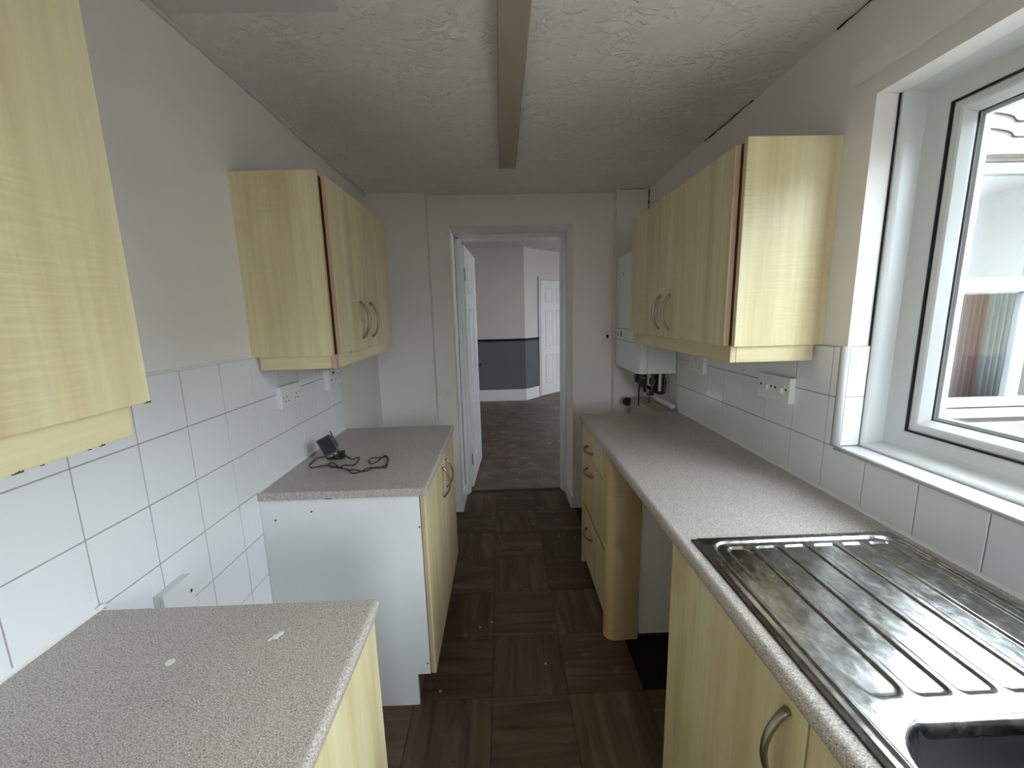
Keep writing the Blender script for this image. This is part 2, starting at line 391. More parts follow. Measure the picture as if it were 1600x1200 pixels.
wl = struct('wall_left', boxes((XL - .12, XL, YB, YI, 0, ZC + .1)), 'paint', 'white painted left kitchen wall with white tiles above the worktops')
WY0, WY1, WZ0, WZ1 = -.35, 1.18, 1.073, 2.065
wr = struct('wall_right', boxes((XR, 1.28, WY1, YR, 0, ZC + .1), (XR, 1.28, YB, WY0, 0, ZC + .1), (XR, 1.28, WY0, WY1, -.3, WZ0), (XR, 1.28, WY0, WY1, WZ1, ZC + .1)),
            'paint', 'white painted right kitchen wall with window opening and white tiles')
wf = struct('wall_far', boxes((XL - .12, -.488, YS, YI, 0, 2.75, .004), (-.488, DX0, YR, YI, 0, 2.75), (DX1, .805, YR, YI, 0, 2.75), (.805, 1.28, YS, YI, 0, 2.75, .004), (DX0, DX1, YR, YI, DZ, 2.75), (-1.7, XL - .12, YR, YI, 0, 2.75)),
            'paint', 'white stepped end wall of the kitchen around the doorway')
wk = struct('wall_near', boxes((XL - .12, .05, YB - .12, YB, 0, ZC + .1), (.85, 1.28, YB - .12, YB, 0, ZC + .1), (.05, .85, YB - .12, YB, 2.05, ZC + .1)), 'paint', 'white kitchen wall behind the viewpoint')
ce = struct('ceiling', boxes((XL - .12, 1.28, YB - .12, YI, ZC, ZC + .12)), 'ceiling', 'off-white lumpy textured kitchen ceiling')
pt = obj('smooth_patch', boxes((-.86, -.41, .35, 1.25, ZC - .007, ZC + .002), bev=.003), 'smooth_ceiling', ce); pt['label'] = 'smooth filled patch of ceiling'
obj('crack', boxes((-.69, -.625, 1.2505, 1.2535, ZC - .004, ZC + .002)), 'dark', ce)
def crack(name, pts, r, par, mat='dark'):
    return obj(name, tube(pts, r, 5, rs=[r * random.uniform(.3, 1.2) for _ in pts]), mat, par)
rnd = random.uniform
crack('crack', [(XR - .003, 1.1 + .03 * k, ZC - .003 + rnd(-.002, .002)) for k in range(9)], .0025, ce)
crack('crack', [(XR - .003, 1.75 + .03 * k, ZC - .003 + rnd(-.003, .003)) for k in range(14)], .003, ce)
crack('crack', [(XR - .003, YS - .003, ZC - .005 - .02 * k) for k in range(8)], .004, wf)
crack('crack', [(.82 + .03 * k, YS - .001, ZC - .004 + rnd(-.002, .002)) for k in range(7)], .0015, wf)
obj('cornice_filler', tube([(XL + .004, .9 + .05 * k, ZC - .004) for k in range(41)], .010, 6, rs=[rnd(.006, .013) for _ in range(41)]), 'smooth_ceiling', ce, True)

d3 = struct('added_back_door', boxes((.055, .845, YB - .09, YB - .03, .01, 1.14), (.055, .16, YB - .09, YB - .03, 1.14, 2.04), (.74, .845, YB - .09, YB - .03, 1.14, 2.04), (.16, .74, YB - .09, YB - .03, 1.97, 2.04)), 'upvc', 'white half-glazed back door added behind the viewpoint for daylight')  # unseen glazed door added to let extra daylight in from behind
obj('pane', boxes((.15, .75, YB - .063, YB - .058, 1.13, 1.98)), 'glass', d3)  # pane of the added back door
obj('handle', tube([(.80, YB - .03, 1.0), (.80, YB + .02, 1.0), (.69, YB + .02, 1.0)], .009, 8), 'handle', d3, True)  # handle of the added back door
# left wall tiles
GY, GP = .802, .157
gz = [ZWL - 3 * .1573, ZWL - 2 * .1573, ZWL - .1573, ZWL, ZWL + .1573, ZWL + .3146, ZWL + .472]
obj('grout', boxes((XL, XL + .0045, .17, 2.205, gz[0], gz[-1])), 'grout', wl)
src = obj('tile', boxes((0, .0065, 0, GP - .003, 0, .1573 - .003), bev=.0014), 'tile', wl); tmesh = src.data; bpy.data.objects.remove(src)
for j, y0, y1 in clipped(0, GP, GY, .17, 2.205):
    for k in range(6):
        if gz[k] < ZWL - .01 and y0 > 1.39: continue
        if gz[k] < ZWL - .01 and y1 < .78: continue
        if y1 - y0 > GP - 1e-4:
            share('tile', tmesh, (XL + .00325, (y0 + y1) / 2, gz[k] + .0015), wl)
        else:
            obj('tile', boxes((XL, XL + .0065, y0 + .0015, y1 - .0015, gz[k] + .0015, gz[k + 1] - .0015), bev=.0014), 'tile', wl)
obj('tile_trim', prism([(XL, gz[-1] - .001), (XL + .0075, gz[-1] - .001), (XL + .006, gz[-1] + .004), (XL, gz[-1] + .008)], 'y', .17, 2.205), 'sealant', wl)

# right wall tiles
RZ = [ZWR, ZWR + .153, ZWR + .306, ZWR + .460]
obj('grout', boxes((XR - .0045, XR, -.2, 2.335, RZ[0], WZ0), (XR - .0045, XR, WY1, 2.335, WZ0, RZ[3])), 'grout', wr)
src = obj('tile', boxes((-.0065, 0, 0, .1506 - .003, 0, .150), bev=.0014), 'tile', wr); rmesh = src.data; bpy.data.objects.remove(src)
for j, y0, y1 in clipped(0, .1506, .770, 0.17, 2.335):
    share('tile', rmesh, (XR - .00325, (y0 + y1) / 2, RZ[0] + .0015), wr) if y1 - y0 > .150 else \
        obj('tile', boxes((XR - .0065, XR, y0 + .0015, y1 - .0015, RZ[0] + .0015, RZ[1] - .0015), bev=.0014), 'tile', wr)
for j, y0, y1 in clipped(0, .1506, .770, 1.197, 2.335):
    for k in (1, 2):
        if y1 - y0 > .150: share('tile', rmesh, (XR - .00325, (y0 + y1) / 2, RZ[k] + .0015), wr)
        else:
            obj('tile', boxes((XR - .0065, XR, y0 + .0015, y1 - .0015, RZ[k] + .0015, RZ[k + 1] - .0015), bev=.0014), 'tile', wr)
obj('tile_trim', prism([(XR - .007, 1.193), (XR - .0085, 1.187), (XR - .007, 1.180), (XR - .001, 1.1735), (XR + .003, 1.173), (XR + .003, 1.182), (XR, 1.193)], 'z', RZ[1] + .004, RZ[3] + .003), 'white', wr, True)
for k in (0, 1):   # window reveal and ledge tiles
    obj('tile', boxes((XR + .006, 1.086, WY1 - .0065, WY1, 1.084 + .152 * k, 1.084 + .152 * k + .150), bev=.0012), 'tile', wr)
obj('grout', boxes((XR + .004, 1.087, WY1 - .0045, WY1, 1.078, 1.388), (XR - .004, 1.09, -.2, WY1, WZ0, WZ0 + .004)), 'grout', wr)
for j, y0, y1 in clipped(0, .1506, .72, 0.1, WY1 - .006):
    obj('tile', boxes((XR + .001, 1.086, y0 + .001, y1 - .001, WZ0, WZ0 + .0075), bev=.0012), 'tile', wr)
obj('ledge_trim', prism([(XR - .010, WZ0 - .002), (XR - .0075, WZ0 + .006), (XR + .001, WZ0 + .009), (XR + .001, WZ0 - .002)], 'y', -.2, WY1), 'white', wr, True)
obj('reveal_crack', boxes((1.0855, 1.0880, WY1 - .004, WY1 + .001, 1.08, WZ1)), 'dark', wr)
ba = obj('batten', prism([(XR, 2.118), (XR - .020, 2.112), (XR - .022, 2.118), (XR - .020, 2.160), (XR, 2.172)], 'y', -.45, 1.245), 'paint', wr); ba['label'] = 'painted curtain batten over the window'

# ------------------------------------------------------------------ kitchen window
win = struct('window_1', frame_loop(WY0, WY1, 1.070, 2.085, [(0, 1.150), (.005, 1.147), (.062, 1.147), (.072, 1.149), (.0775, 1.153), (.0775, 1.215), (0, 1.215)]), 'upvc', 'white plastic framed kitchen window over the sink', 25)
obj('jamb_trim', frame_loop(WY0, WY1, 1.076, 2.079, [(.004, 1.0895), (.010, 1.0885), (.014, 1.092), (.017, 1.105), (.020, 1.128), (.026, 1.142), (.040, 1.148), (0, 1.15)]), 'upvc', win, 40)
obj('mullion', boxes((1.147, 1.215, .385, .445, 1.14, 2.01), bev=.004), 'upvc', win)
for a, b in ((.3675, WY1), (WY0, .4625)):
    z0, z1 = 1.070, 2.085
    obj('gasket', frame_loop(a, b, z0, z1, [(.0775, 1.1512), (.0812, 1.1520), (.0812, 1.18), (.0775, 1.18)]), 'rubber', win)
    s = obj('sash', frame_loop(a, b, z0, z1, [(.0812, 1.158), (.085, 1.156), (.099, 1.156), (.104, 1.159), (.116, 1.177), (.118, 1.182), (.118, 1.21), (.0812, 1.21)]), 'upvc', win, 25)
    obj('glazing_gasket', frame_loop(a, b, z0, z1, [(.117, 1.181), (.1195, 1.183), (.1195, 1.1865), (.117, 1.1865)]), 'rubber', s)
    obj('spacer_bar', frame_loop(a, b, z0, z1, [(.117, 1.1905), (.128, 1.1905), (.128, 1.206), (.117, 1.206)]), 'alu', s)
    obj('pane', boxes((1.186, 1.190, a + .117, b - .117, z0 + .117, z1 - .117)), 'glass', s)
    obj('pane', boxes((1.2065, 1.2105, a + .117, b - .117, z0 + .117, z1 - .117)), 'glass', s)
obj('screw_head', tube([(1.1465, 1.160, 2.055), (1.1455, 1.160, 2.055)], .003, 8), 'dark', win)

# ------------------------------------------------------------------ far room
FR = dict(x0=-1.6, x1=5.2, y1=8.6, zc=2.62)
struct('floor_far_room', boxes((FR['x0'], FR['x1'], YI - .005, FR['y1'], -.12, -.012)), 'oldfloor', 'dirty dark brown bare floor of the room beyond the doorway')
th_ = obj('trim_1', boxes((DX0, DX1, YI - .012, YI + .05, -.011, .002), bev=.003), 'subfloor'); tag(th_, 'worn dark wooden threshold strip across the doorway', kind='structure')
struct('ceiling_far_room', boxes((FR['x0'] - .1, FR['x1'] + .1, YI - .02, FR['y1'], FR['zc'], FR['zc'] + .1)), 'paint_pink', 'plain ceiling of the room beyond the doorway')
struct('wall_far_room_left', boxes((FR['x0'] - .1, FR['x0'], YR, FR['y1'], 0, FR['zc'])), 'paint_pink', 'left wall of the room beyond the doorway')
struct('wall_far_room_right', boxes((FR['x1'], FR['x1'] + .1, YR, 4.6, 0, FR['zc']), (FR['x1'], FR['x1'] + .1, 6.1, FR['y1'], 0, FR['zc']), (FR['x1'], FR['x1'] + .1, 4.6, 6.1, 0, 1.0), (FR['x1'], FR['x1'] + .1, 4.6, 6.1, 2.1, FR['zc'])), 'paint_pink', 'right wall of the room beyond the doorway')
w3 = struct('added_side_window', frame_loop(4.6, 6.1, 1.0, 2.1, [(0, FR['x1'] + .02), (.06, FR['x1'] + .02), (.06, FR['x1'] + .08), (0, FR['x1'] + .08)]), 'upvc', 'unseen white framed side window added to light the room beyond the doorway')  # unseen window added to brighten the far room
obj('pane', boxes((FR['x1'] + .045, FR['x1'] + .05, 4.65, 6.05, 1.05, 2.05)), 'glass', w3)  # pane of the added side window
FY = 7.11
AX, AY = .405, FY; EX, EY = .665, 7.40          # angled wall up to the door
ux, uy = .729, .684                             # direction of the angled wall
PX, PY = EX + ux * 1.30, EY + uy * 1.30
wb_ = prism([(FR['x0'], FY), (AX, AY), (EX, EY), (PX, PY), (FR['x1'], PY), (FR['x1'], PY + .15), (PX - .06, PY + .15), (AX - .06, AY + .15), (FR['x0'], FY + .15)], 'z', -.02, FR['zc'])
wbk = struct('wall_far_room_back', wb_, 'paint_pink', 'pinkish white back wall with grey lower half seen through the doorway')
def strip(name, z0, z1, d, mat, parent, pts=((FR['x0'], FY), (AX, AY), (EX, EY))):
    nrm = [(0, -1), (.36, -.93), (.684, -.729)]
    nn = [(0, -1), (.38, -1.0), (.684, -.729)]
    out = [(p[0] + n_[0] * d, p[1] + n_[1] * d) for p, n_ in zip(pts, nn)]
    return obj(name, prism(list(pts) + out[::-1], 'z', z0, z1), mat, parent)
strip('dado_panel', .19, 1.06, .004, 'grey', wbk)
r_ = strip('dado_rail', 1.045, 1.085, .022, 'blackpaint', wbk)
strip('skirting', -.012, .19, .016, 'gloss', wbk)

def panel_door(name, w, h, label, loc, rz, mat='gloss', kind='structure'):
    """six-panel door; local x = width from hinge, y = thickness, z = up"""
    t = .038; root = None
    bm = boxes((0, w, 0, t, 0, h), bev=.003)
    me = bpy.data.meshes.new(name); bm.to_mesh(me); bm.free(); me.materials.append(MT[mat])
    root = bpy.data.objects.new(name, me); C.objects.link(root); root.location = loc; root.rotation_euler = (0, 0, rz)
    tag(root, label, kind=kind)
    st = .115 * w / .76; cx = w / 2; rows = [(.21, .72), (.86, 1.50), (1.62, 1.86)]
    k = h / 1.98
    for a, b in rows:
        for x0, x1 in ((st, cx - .05), (cx + .05, w - st)):
            for y, s in ((0, -1), (t, 1)):
                bm = bmesh.new(); z0, z1 = a * k, b * k
                # moulded surround, sunken field and raised centre
                loops = [(0, .000), (.008, .009), (.018, .010), (.030, .001), (.046, .001), (.062, .009)]
                rings = []
                for d, o_ in loops:
                    rings.append([bm.verts.new((xx, y + s * o_, zz)) for xx, zz in ((x0 + d, z0 + d), (x1 - d, z0 + d), (x1 - d, z1 - d), (x0 + d, z1 - d))])
                for A, B in zip(rings, rings[1:]):
                    for q in range(4): bm.faces.new((A[q], A[(q + 1) % 4], B[(q + 1) % 4], B[q]))
                bm.faces.new(rings[-1]); bmesh.ops.recalc_face_normals(bm, faces=bm.faces)
                m2 = bpy.data.meshes.new('panel'); bm.to_mesh(m2); bm.free(); m2.materials.append(MT[mat])
                p = bpy.data.objects.new('panel', m2); C.objects.link(p); p.parent = root
    return root
def lpart(name, bm, mat, root, smooth=False):
    me = bpy.data.meshes.new(name); bm.to_mesh(me); bm.free(); me.materials.append(MT[mat])
    if smooth:
        for p in me.polygons: p.use_smooth = True
    o = bpy.data.objects.new(name, me); C.objects.link(o); o.parent = root; return o
d1 = panel_door('door_1', .76, 2.06, 'white six-panel door standing open into the far room', (-.285, 3.415, .004), math.radians(87.2))
for z in (.26, 1.83): lpart('hinge', boxes((-.008, .004, -.004, .006, z - .05, z + .05), bev=.002), 'handle', d1)
lpart('handle', tube([(.70, -.004, 1.0), (.70, -.045, 1.0), (.62, -.050, 1.0)], .009, 8), 'handle', d1, True)
lpart('handle_plate', boxes((.675, .725, -.007, 0, .94, 1.06), bev=.003), 'handle', d1)
d2 = panel_door('door_2', .76, 2.09, 'white six-panel closed door in the angled wall of the far room', (EX + .045 * ux + .684 * .03, EY + .045 * uy - .729 * .03, .0), math.atan2(uy, ux))
lpart('frame', boxes((-.055, -.004, .0, .03, 0, 2.10), (-.055, .815, .0, .03, 2.097, 2.15), (.764, .815, .0, .03, 0, 2.10), bev=.004), 'paint_pink', d2)
lpart('handle', tube([(.70, .0, 1.0), (.70, -.045, 1.0), (.62, -.050, 1.0)], .009, 8), 'handle', d2, True)

# door lining in the kitchen doorway
struct('trim_2', boxes((DX0 + .005, -.312, 3.27, 3.405, 0, 2.10), (.487, DX1 - .005, 3.27, 3.405, 0, 2.10), (DX0 + .005, DX1 - .005, 3.27, 3.405, 2.085, 2.117), (-.312, -.300, 3.30, 3.345, 0, 2.085), (.475, .487, 3.30, 3.345, 0, 2.085), bev=.003), 'gloss', 'white painted wooden lining of the kitchen doorway')
def skirt(name, poly, label): return struct(name, prism(poly, 'z', 0, .095), 'gloss', label)
skirt('baseboard_left', [(DX0, YR), (DX0 + .014, YR - .014), (DX0 + .014, 3.268), (DX0, 3.268)], 'short white skirting board on the left side of the doorway')
skirt('baseboard_right', [(DX1, YR), (DX1, 3.268), (DX1 - .014, 3.268), (DX1 - .014, YR - .014), (.80, YR - .014), (.80, YR)], 'short white skirting board on the right side of the doorway')
skirt('baseboard_recess', [(-.486, YR), (-.486, YR - .014), (DX0 + .014, YR - .014), (DX0, YR)], 'short white skirting board below the light switch')

# ------------------------------------------------------------------ outside: rear wall of the house with its window, yard, added fence and neighbour wall
OX0, OX1, OZ0, OZ1 = 2.95, 4.95, .70, 2.48
wo_ = struct('wall_outside', boxes((1.28, OX0, YR, YI, -.3, 3.3), (OX1, 5.9, YR, YI, -.3, 3.3), (OX0, OX1, YR, YI, -.3, OZ0), (OX0, OX1, YR, YI, OZ1, 3.3)), 'render_pink', 'pale pink rendered outside wall of the house seen through the kitchen window')
obj('lintel', boxes((OX0 - .2, OX1 + .2, YR - .07, YR + .02, 2.50, 2.60), bev=.008), 'stone', wo_)
obj('plinth_course', boxes((1.28, 5.6, YR - .05, YR + .01, -.3, .60), bev=.01), 'render_pink', wo_)
def outframe(bs): return boxes(*bs, bev=.006)
w2 = struct('window_2', outframe([(OX0, OX0 + .07, YR + .03, YR + .10, OZ0, OZ1), (OX1 - .07, OX1, YR + .03, YR + .10, OZ0, OZ1), (OX0 + .06, OX1 - .06, YR + .03, YR + .10, OZ1 - .075, OZ1), (OX0 + .06, OX1 - .06, YR + .03, YR + .10, OZ0, OZ0 + .07), (3.93, 4.00, YR + .027, YR + .097, OZ0 + .02, OZ1 - .02), (OX0 + .06, OX1 - .06, YR + .029, YR + .099, 1.58, 1.685)]), 'upvc_out', 'white framed outside window of the far room seen through the kitchen window')
obj('sill', boxes((OX0 - .05, OX1 + .05, YR - .06, YR + .05, OZ0 - .06, OZ0), bev=.006), 'upvc_out', w2)
obj('glazing_bead', boxes((OX0 + .06, OX1 - .06, YR + .022, YR + .035, 1.625, 1.64), (OX0 + .06, OX1 - .06, YR + .022, YR + .035, OZ1 - .045, OZ1 - .03), bev=.002), 'upvc_out', w2)
for a, b in ((OX0 + .065, 3.935), (3.995, OX1 - .065)):
    for c_, d_ in ((OZ0 + .065, 1.585), (1.68, OZ1 - .07)):
        obj('pane', boxes((a, b, YR + .055, YR + .061, c_, d_)), 'outglass', w2)
def curtain(name, x0, x1, y, mat, label, z0, z1):
    n_ = 40; bm = bmesh.new(); rows = []
    for z in (z0, z1):
        rows.append([[bm.verts.new((x0 + (x1 - x0) * i / n_, y + dy + .022 * math.sin(i * 1.1), z)) for i in range(n_ + 1)] for dy in (0, .004)])
    for i in range(n_):
        for s in (0, 1): bm.faces.new((rows[0][s][i], rows[0][s][i + 1], rows[1][s][i + 1], rows[1][s][i]))
    for e in (0, 1): 
        for i in range(n_): bm.faces.new((rows[e][0][i], rows[e][0][i + 1], rows[e][1][i + 1], rows[e][1][i]))
    bmesh.ops.recalc_face_normals(bm, faces=bm.faces)
    return tag(obj(name, bm, mat, None, True), label, 'curtain')
curtain('curtain', 3.70, 4.05, YI + .05, 'roomdark', 'darkened red curtain hanging behind the outside window', .5, 1.66)
curtain('curtain', 4.06, 4.42, YI + .05, 'curtain', 'pale curtain hanging behind the outside window', .5, 1.66)
for k in range(2):
    zz = 2.66 + .10 * k
    tag(obj('cable', tube(smooth_path([(2.6, YR - .012, zz + .1), (3.45, YR - .012, zz + .02), (3.6, YR - .012, zz - .03), (3.9, YR - .012, zz + .01), (5, YR - .012, zz + .06)]), .007, 6), 'black', None, True),
        ['lower dark cable sagging across the pink outside wall', 'upper dark cable sagging across the pink outside wall'][k], 'cable')
struct('ground', boxes((1.28, 30, -30, YR, -.4, -.3), (-20, 1.28, -30, YB - .12, -.4, -.3)), 'concrete', 'concrete back yard outside the kitchen window')
struct('wall_neighbour_added', boxes((5.6, 5.9, -9, .4, -.3, 2.95)), 'neighbour', 'unseen brown neighbour wall added across the yard to block low sky light')  # unseen wall added to cut low sky light at the kitchen window
fe = struct('fence_outside_added', boxes((-8, 5.6, -5.1, -5.0, -.3, 1.65), (5.6, 5.7, .4, YR, -.3, 1.6)), 'fence', 'unseen red brown yard fence added for its reflection in the outside window')  # unseen fence added to darken reflections in the lower outside panes

# ------------------------------------------------------------------ cabinets
def wall_unit(name, side, yp, ydoors, yend, xw, xp, xd, zt, zb, zpel, hz, label):
    """side=+1: on the left wall facing +x; -1: on the right wall facing -x. yp near end panel, ydoors door edges"""
    s = side; t = thing(name, (xw, yp, zb), label, 'cabinet', 'wall cabinets')
    S = lambda a, b: (min(a, b), max(a, b))
    if yp is not None:
        obj('end_panel', boxes((*S(xw, xp), yp, yp + .018, zb - .004, zt), bev=.0015), 'wood_v', t)
    obj('body', boxes((*S(xw, xp - s * .004), yp + .018, yend - .004, zb, zt - .008), bev=.001), 'brown', t)  # brown body colour stands in for the dark of the door gaps
    for k in range(len(ydoors) - 1):
        a, b = ydoors[k] + .002, ydoors[k + 1] - .002
        d = obj('door', boxes((*S(xd - s * .018, xd), a, b, zb - .002, zt - .012), bev=.002), 'wood_v', t)
        obj('edging', boxes((*S(xd - s * .017, xd - s * .002), a - .0006, a + .001, zb, zt - .014)), 'edge', d)
        if hz[k] is not None:
            h = obj('handle', bow((xd, hz[k], 1.426), (xd, hz[k], 1.570), (s, 0, 0), .013, .030), 'handle', d, True)
    xpf = xp + s * .004
    obj('pelmet', boxes((*S(xpf - s * .018, xpf), yp + .012, yend - .02, zpel, zb - .002), bev=.0025), 'wood_h', t)
    obj('pelmet', boxes((*S(xw + s * .02, xpf - s * .0185), yp + .012, yp + .030, zpel, zb - .004), bev=.0025), 'wood_x', t)
    obj('pelmet', boxes((*S(xw + s * .02, xpf - s * .0185), yend - .038, yend - .02, zpel, zb - .004), bev=.0025), 'wood_x', t)
    return t
u1 = wall_unit('wall_cabinet', 1, 1.454, [1.480, 1.778, 2.180], 2.180, XL, -.600, -.578, 1.992, 1.380, 1.329, [1.716, 1.846], 'maple wall cabinet with two handled doors above the far left worktop')
u2 = wall_unit('wall_cabinet', -1, 1.276, [1.305, 1.804, 2.287], 2.287, XR, .738, .720, 2.002, 1.390, 1.334, [1.745, 1.856], 'maple wall cabinet with two handled doors on the right wall beside the window')
u3 = wall_unit('wall_cabinet', 1, .17, [.172, .670], .668, XL, -.600, -.578, 1.992, 1.381, 1.329, [None], 'maple wall cabinet cropped by the left edge, above the near left worktop')
for d_ in u2.children:
    if d_.name.startswith('end_panel'): d_['label'] = 'maple end panel lit by the window'
def chips(par, x, y0, y1, z, n_, big=.010):
    for i in range(n_):
        y = rnd(y0, y1); w_ = rnd(.002, big); h_ = rnd(.0008, .0028)
        bm = prism([(y, z - .0006), (y + w_, z - .0006), (y + w_ * rnd(.5, .9), z + h_), (y + w_ * rnd(.1, .4), z + h_ * rnd(.3, .9))], 'x', x - .003, x + .0007)
        obj('chip', bm, 'chip', par)
chips(u3, -.578, .655, .665, 1.379, 2, .008); chips(u3, -.596, .56, .65, 1.329, 4, .008); chips(u3, -.596, .48, .55, 1.329, 3, .016)
chips(u1, -.578, 1.55, 1.60, 1.378, 2); chips(u1, -.578, 2.06, 2.14, 1.378, 2); chips(u1, -.596, 1.47, 2.12, 1.329, 9, .012)
obj('corner_joint', boxes((-.612, -.5945, 1.4645, 1.488, 1.3285, 1.378), bev=.002), 'edge', u1)

def worktop(name, xw, xf, y0, y1, z, t, label, s, hole=None):
    """laminate top with a rounded front edge; s=+1 front towards +x"""
    r = t * .45; P = [(xw, z - t), (xw, z)]
    for k in range(7):
        a = math.pi / 2 * k / 6; P.append((xf - s * r + s * r * math.sin(a), z - r + r * math.cos(a)))
    for k in range(5):
        a = math.pi / 2 * k / 4; q = r * .8; P.append((xf - s * q + s * q * math.cos(a), z - t + q - q * math.sin(a)))
    if hole is None:
        bm = prism(P, 'y', y0, y1)
    else:
        hx0, hx1, hy0, hy1 = hole
        bm = prism(P, 'y', hy1, y1)
        b2 = prism(P, 'y', y0, hy0)
        F = [(hx0, z - t), (hx0, z)] + P[2:]
        b3 = prism(F, 'y', hy0, hy1); b4 = boxes((hx1, xw, hy0, hy1, z - t, z))
        for q in (b2, b3, b4):
            me = bpy.data.meshes.new('tmp'); q.to_mesh(me); q.free(); bm.from_mesh(me); bpy.data.meshes.remove(me)
    return tag(obj(name, bm, 'worktop', None, 30), label, 'worktop', 'worktops')
XLF, XRF = -.281, .437
wt1 = worktop('worktop', XL + .007, XLF, 1.367, 2.200, ZWL, .029, 'speckled beige worktop on the far left with a black device on it', 1)
wt2 = worktop('worktop', XL + .007, XLF, -.60, .795, ZWL, .029, 'speckled beige worktop in the near left corner with white paint flecks', 1)
wt3 = worktop('worktop', XR - .0075, XRF, -.35, 2.280, ZWR, .034, 'long speckled beige worktop on the right holding the steel sink', -1, (.504, .940, .062, .476))
def bead(par, x, y0, y1, z, s):
    o = obj('sealant', prism([(x, z), (x + s * .007, z), (x + s * .003, z + .003), (x, z + .008)], 'y', y0, y1), 'sealant', par); return o
bead(wt1, XL + .0068, 1.37, 2.2, ZWL, 1); bead(wt2, XL + .0068, 0, .795, ZWL, 1); bead(wt3, XR - .0068, .2, 2.28, ZWR, -1)
obj('sealant', tube([(XL + .012, .790, ZWL + .004), (XL + .012, .800, ZWL + .006), (XL + .014, .806, ZWL + .002)], .006, 6), 'sealant', wt2, True)
obj('chip', boxes((-.64, -.618, 1.3662, 1.369, .8765, .8795)), 'chip', wt1)
tag(obj('paint_fleck', tube([(-.611, .650, ZWL), (-.611, .650, ZWL + .0012)], .0075, 14), 'sealant', None), 'oval white paint fleck in the middle of the near left worktop', 'paint fleck')
bm = boxes((-.457, -.445, .695, .706, ZWL, ZWL + .0012), (-.450, -.441, .704, .712, ZWL, ZWL + .0015), (-.461, -.455, .690, .697, ZWL, ZWL + .001))
tag(obj('paint_fleck', bm, 'sealant', None), 'ragged white paint fleck near the corner of the near left worktop', 'paint fleck')

# far left base unit
t = thing('base_cabinet', (XL, 1.39, 0), 'white-sided maple two-door base cabinet under the far left worktop', 'cabinet', 'base cabinets')
zt = ZWL - .0295
obj('end_panel', prism([(XL + .008, 0.001), (-.363, 0.001), (-.363, .139), (-.313, .139), (-.313, zt), (XL + .008, zt)], 'y', 1.374, 1.390), 'melamine', t)['label'] = 'plain white end panel with screw holes'
obj('body', boxes((XL + .008, -.313, 1.3905, 2.195, .139, zt)), 'melamine', t)
obj('plinth', boxes((-.385, -.368, 1.3905, 2.195, .001, .139)), 'brown', t)
dl = []
for a, b in ((1.376, 1.825), (1.828, 2.197)):
    d = obj('door', boxes((-.310, -.291, a, b, .139, zt - .004), bev=.002), 'wood_v', t); dl.append(d)
    obj('edging', boxes((-.309, -.297, a - .0007, a + .001, .141, zt - .006)), 'edge', d)
for d, y in ((dl[0], 1.775), (dl[1], 1.885)):
    obj('handle', bow((-.291, y, .683), (-.291, y, .822), (1, 0, 0), .013, .030), 'handle', d, True)
for x, z in ((-.828, .799), (-.698, .828), (-.318, .754), (-.322, .185), (-.72, .012), (-.56, .012)):
    obj('screw_hole', tube([(x, 1.3745, z), (x, 1.3735, z)], .0035, 8), 'dark', t)

# near left base unit
t = thing('base_cabinet', (XL, .2, 0), 'pale maple base cabinet under the near left worktop', 'cabinet', 'base cabinets')
obj('body', boxes((XL + .008, -.313, -.58, .768, .139, zt)), 'melamine', t)
obj('end_panel', boxes((XL + .008, -.313, .7685, .784, .001, zt)), 'melamine', t)
obj('plinth', boxes((-.385, -.368, -.58, .768, .001, .139)), 'brown', t)
for a, b in ((.29, .784), (-.22, .287)):
    d = obj('door', boxes((-.310, -.291, a, b, .139, zt - .004), bev=.002), 'wood_v', t)
    obj('handle', bow((-.291, a + .05, .690), (-.291, a + .05, .818), (1, 0, 0), .011, .030), 'handle', d, True)

# right drawer unit with its curved end post
zt = ZWR - .0345
t = thing('drawer_cabinet', (.75, 2.0, 0), 'maple drawer cabinet at the far end of the right worktop', 'cabinet', 'base cabinets')
obj('body', boxes((.472, XR - .02, 1.722, 2.262, .09, zt)), 'edge', t)
obj('end_panel', boxes((.452, XR - .02, 2.263, 2.279, .001, zt), bev=.001), 'wood_v', t)
obj('plinth', boxes((.51, .528, 1.722, 2.262, .001, .09)), 'brown', t)
for a, b, hzz in ((.735, zt - .004, .787), (.412, .732, .662), (.080, .392, .305)):
    d = obj('drawer_front', boxes((.452, .471, 1.722, 2.260, a, b), bev=.002), 'wood_v', t)
    obj('handle', bow((.452, 1.985, hzz), (.452, 2.113, hzz), (-1, 0, 0), .013, .030), 'handle', d, True)
obj('rail', boxes((.458, .4715, 1.722, 2.260, .392, .412)), 'brown', t)
pp = [(.452, 1.721)]
for k in range(9):
    a = math.pi / 2 * k / 8; pp.append((.439 + .045 - .045 * math.cos(a) , 1.690 - .042 * math.sin(a)))
pp += [(.585, 1.648), (.592, 1.652), (.592, 1.668), (.50, 1.668), (.470, 1.700), (.470, 1.721)]
obj('curved_post', prism(pp, 'z', .001, zt), 'wood_post', t, 40)['label'] = 'curved maple corner post'
obj('side_panel', boxes((.593, XR - .02, 1.662, 1.680, .02, zt)), 'melamine', t)['label'] = 'plain white side panel in the appliance gap'

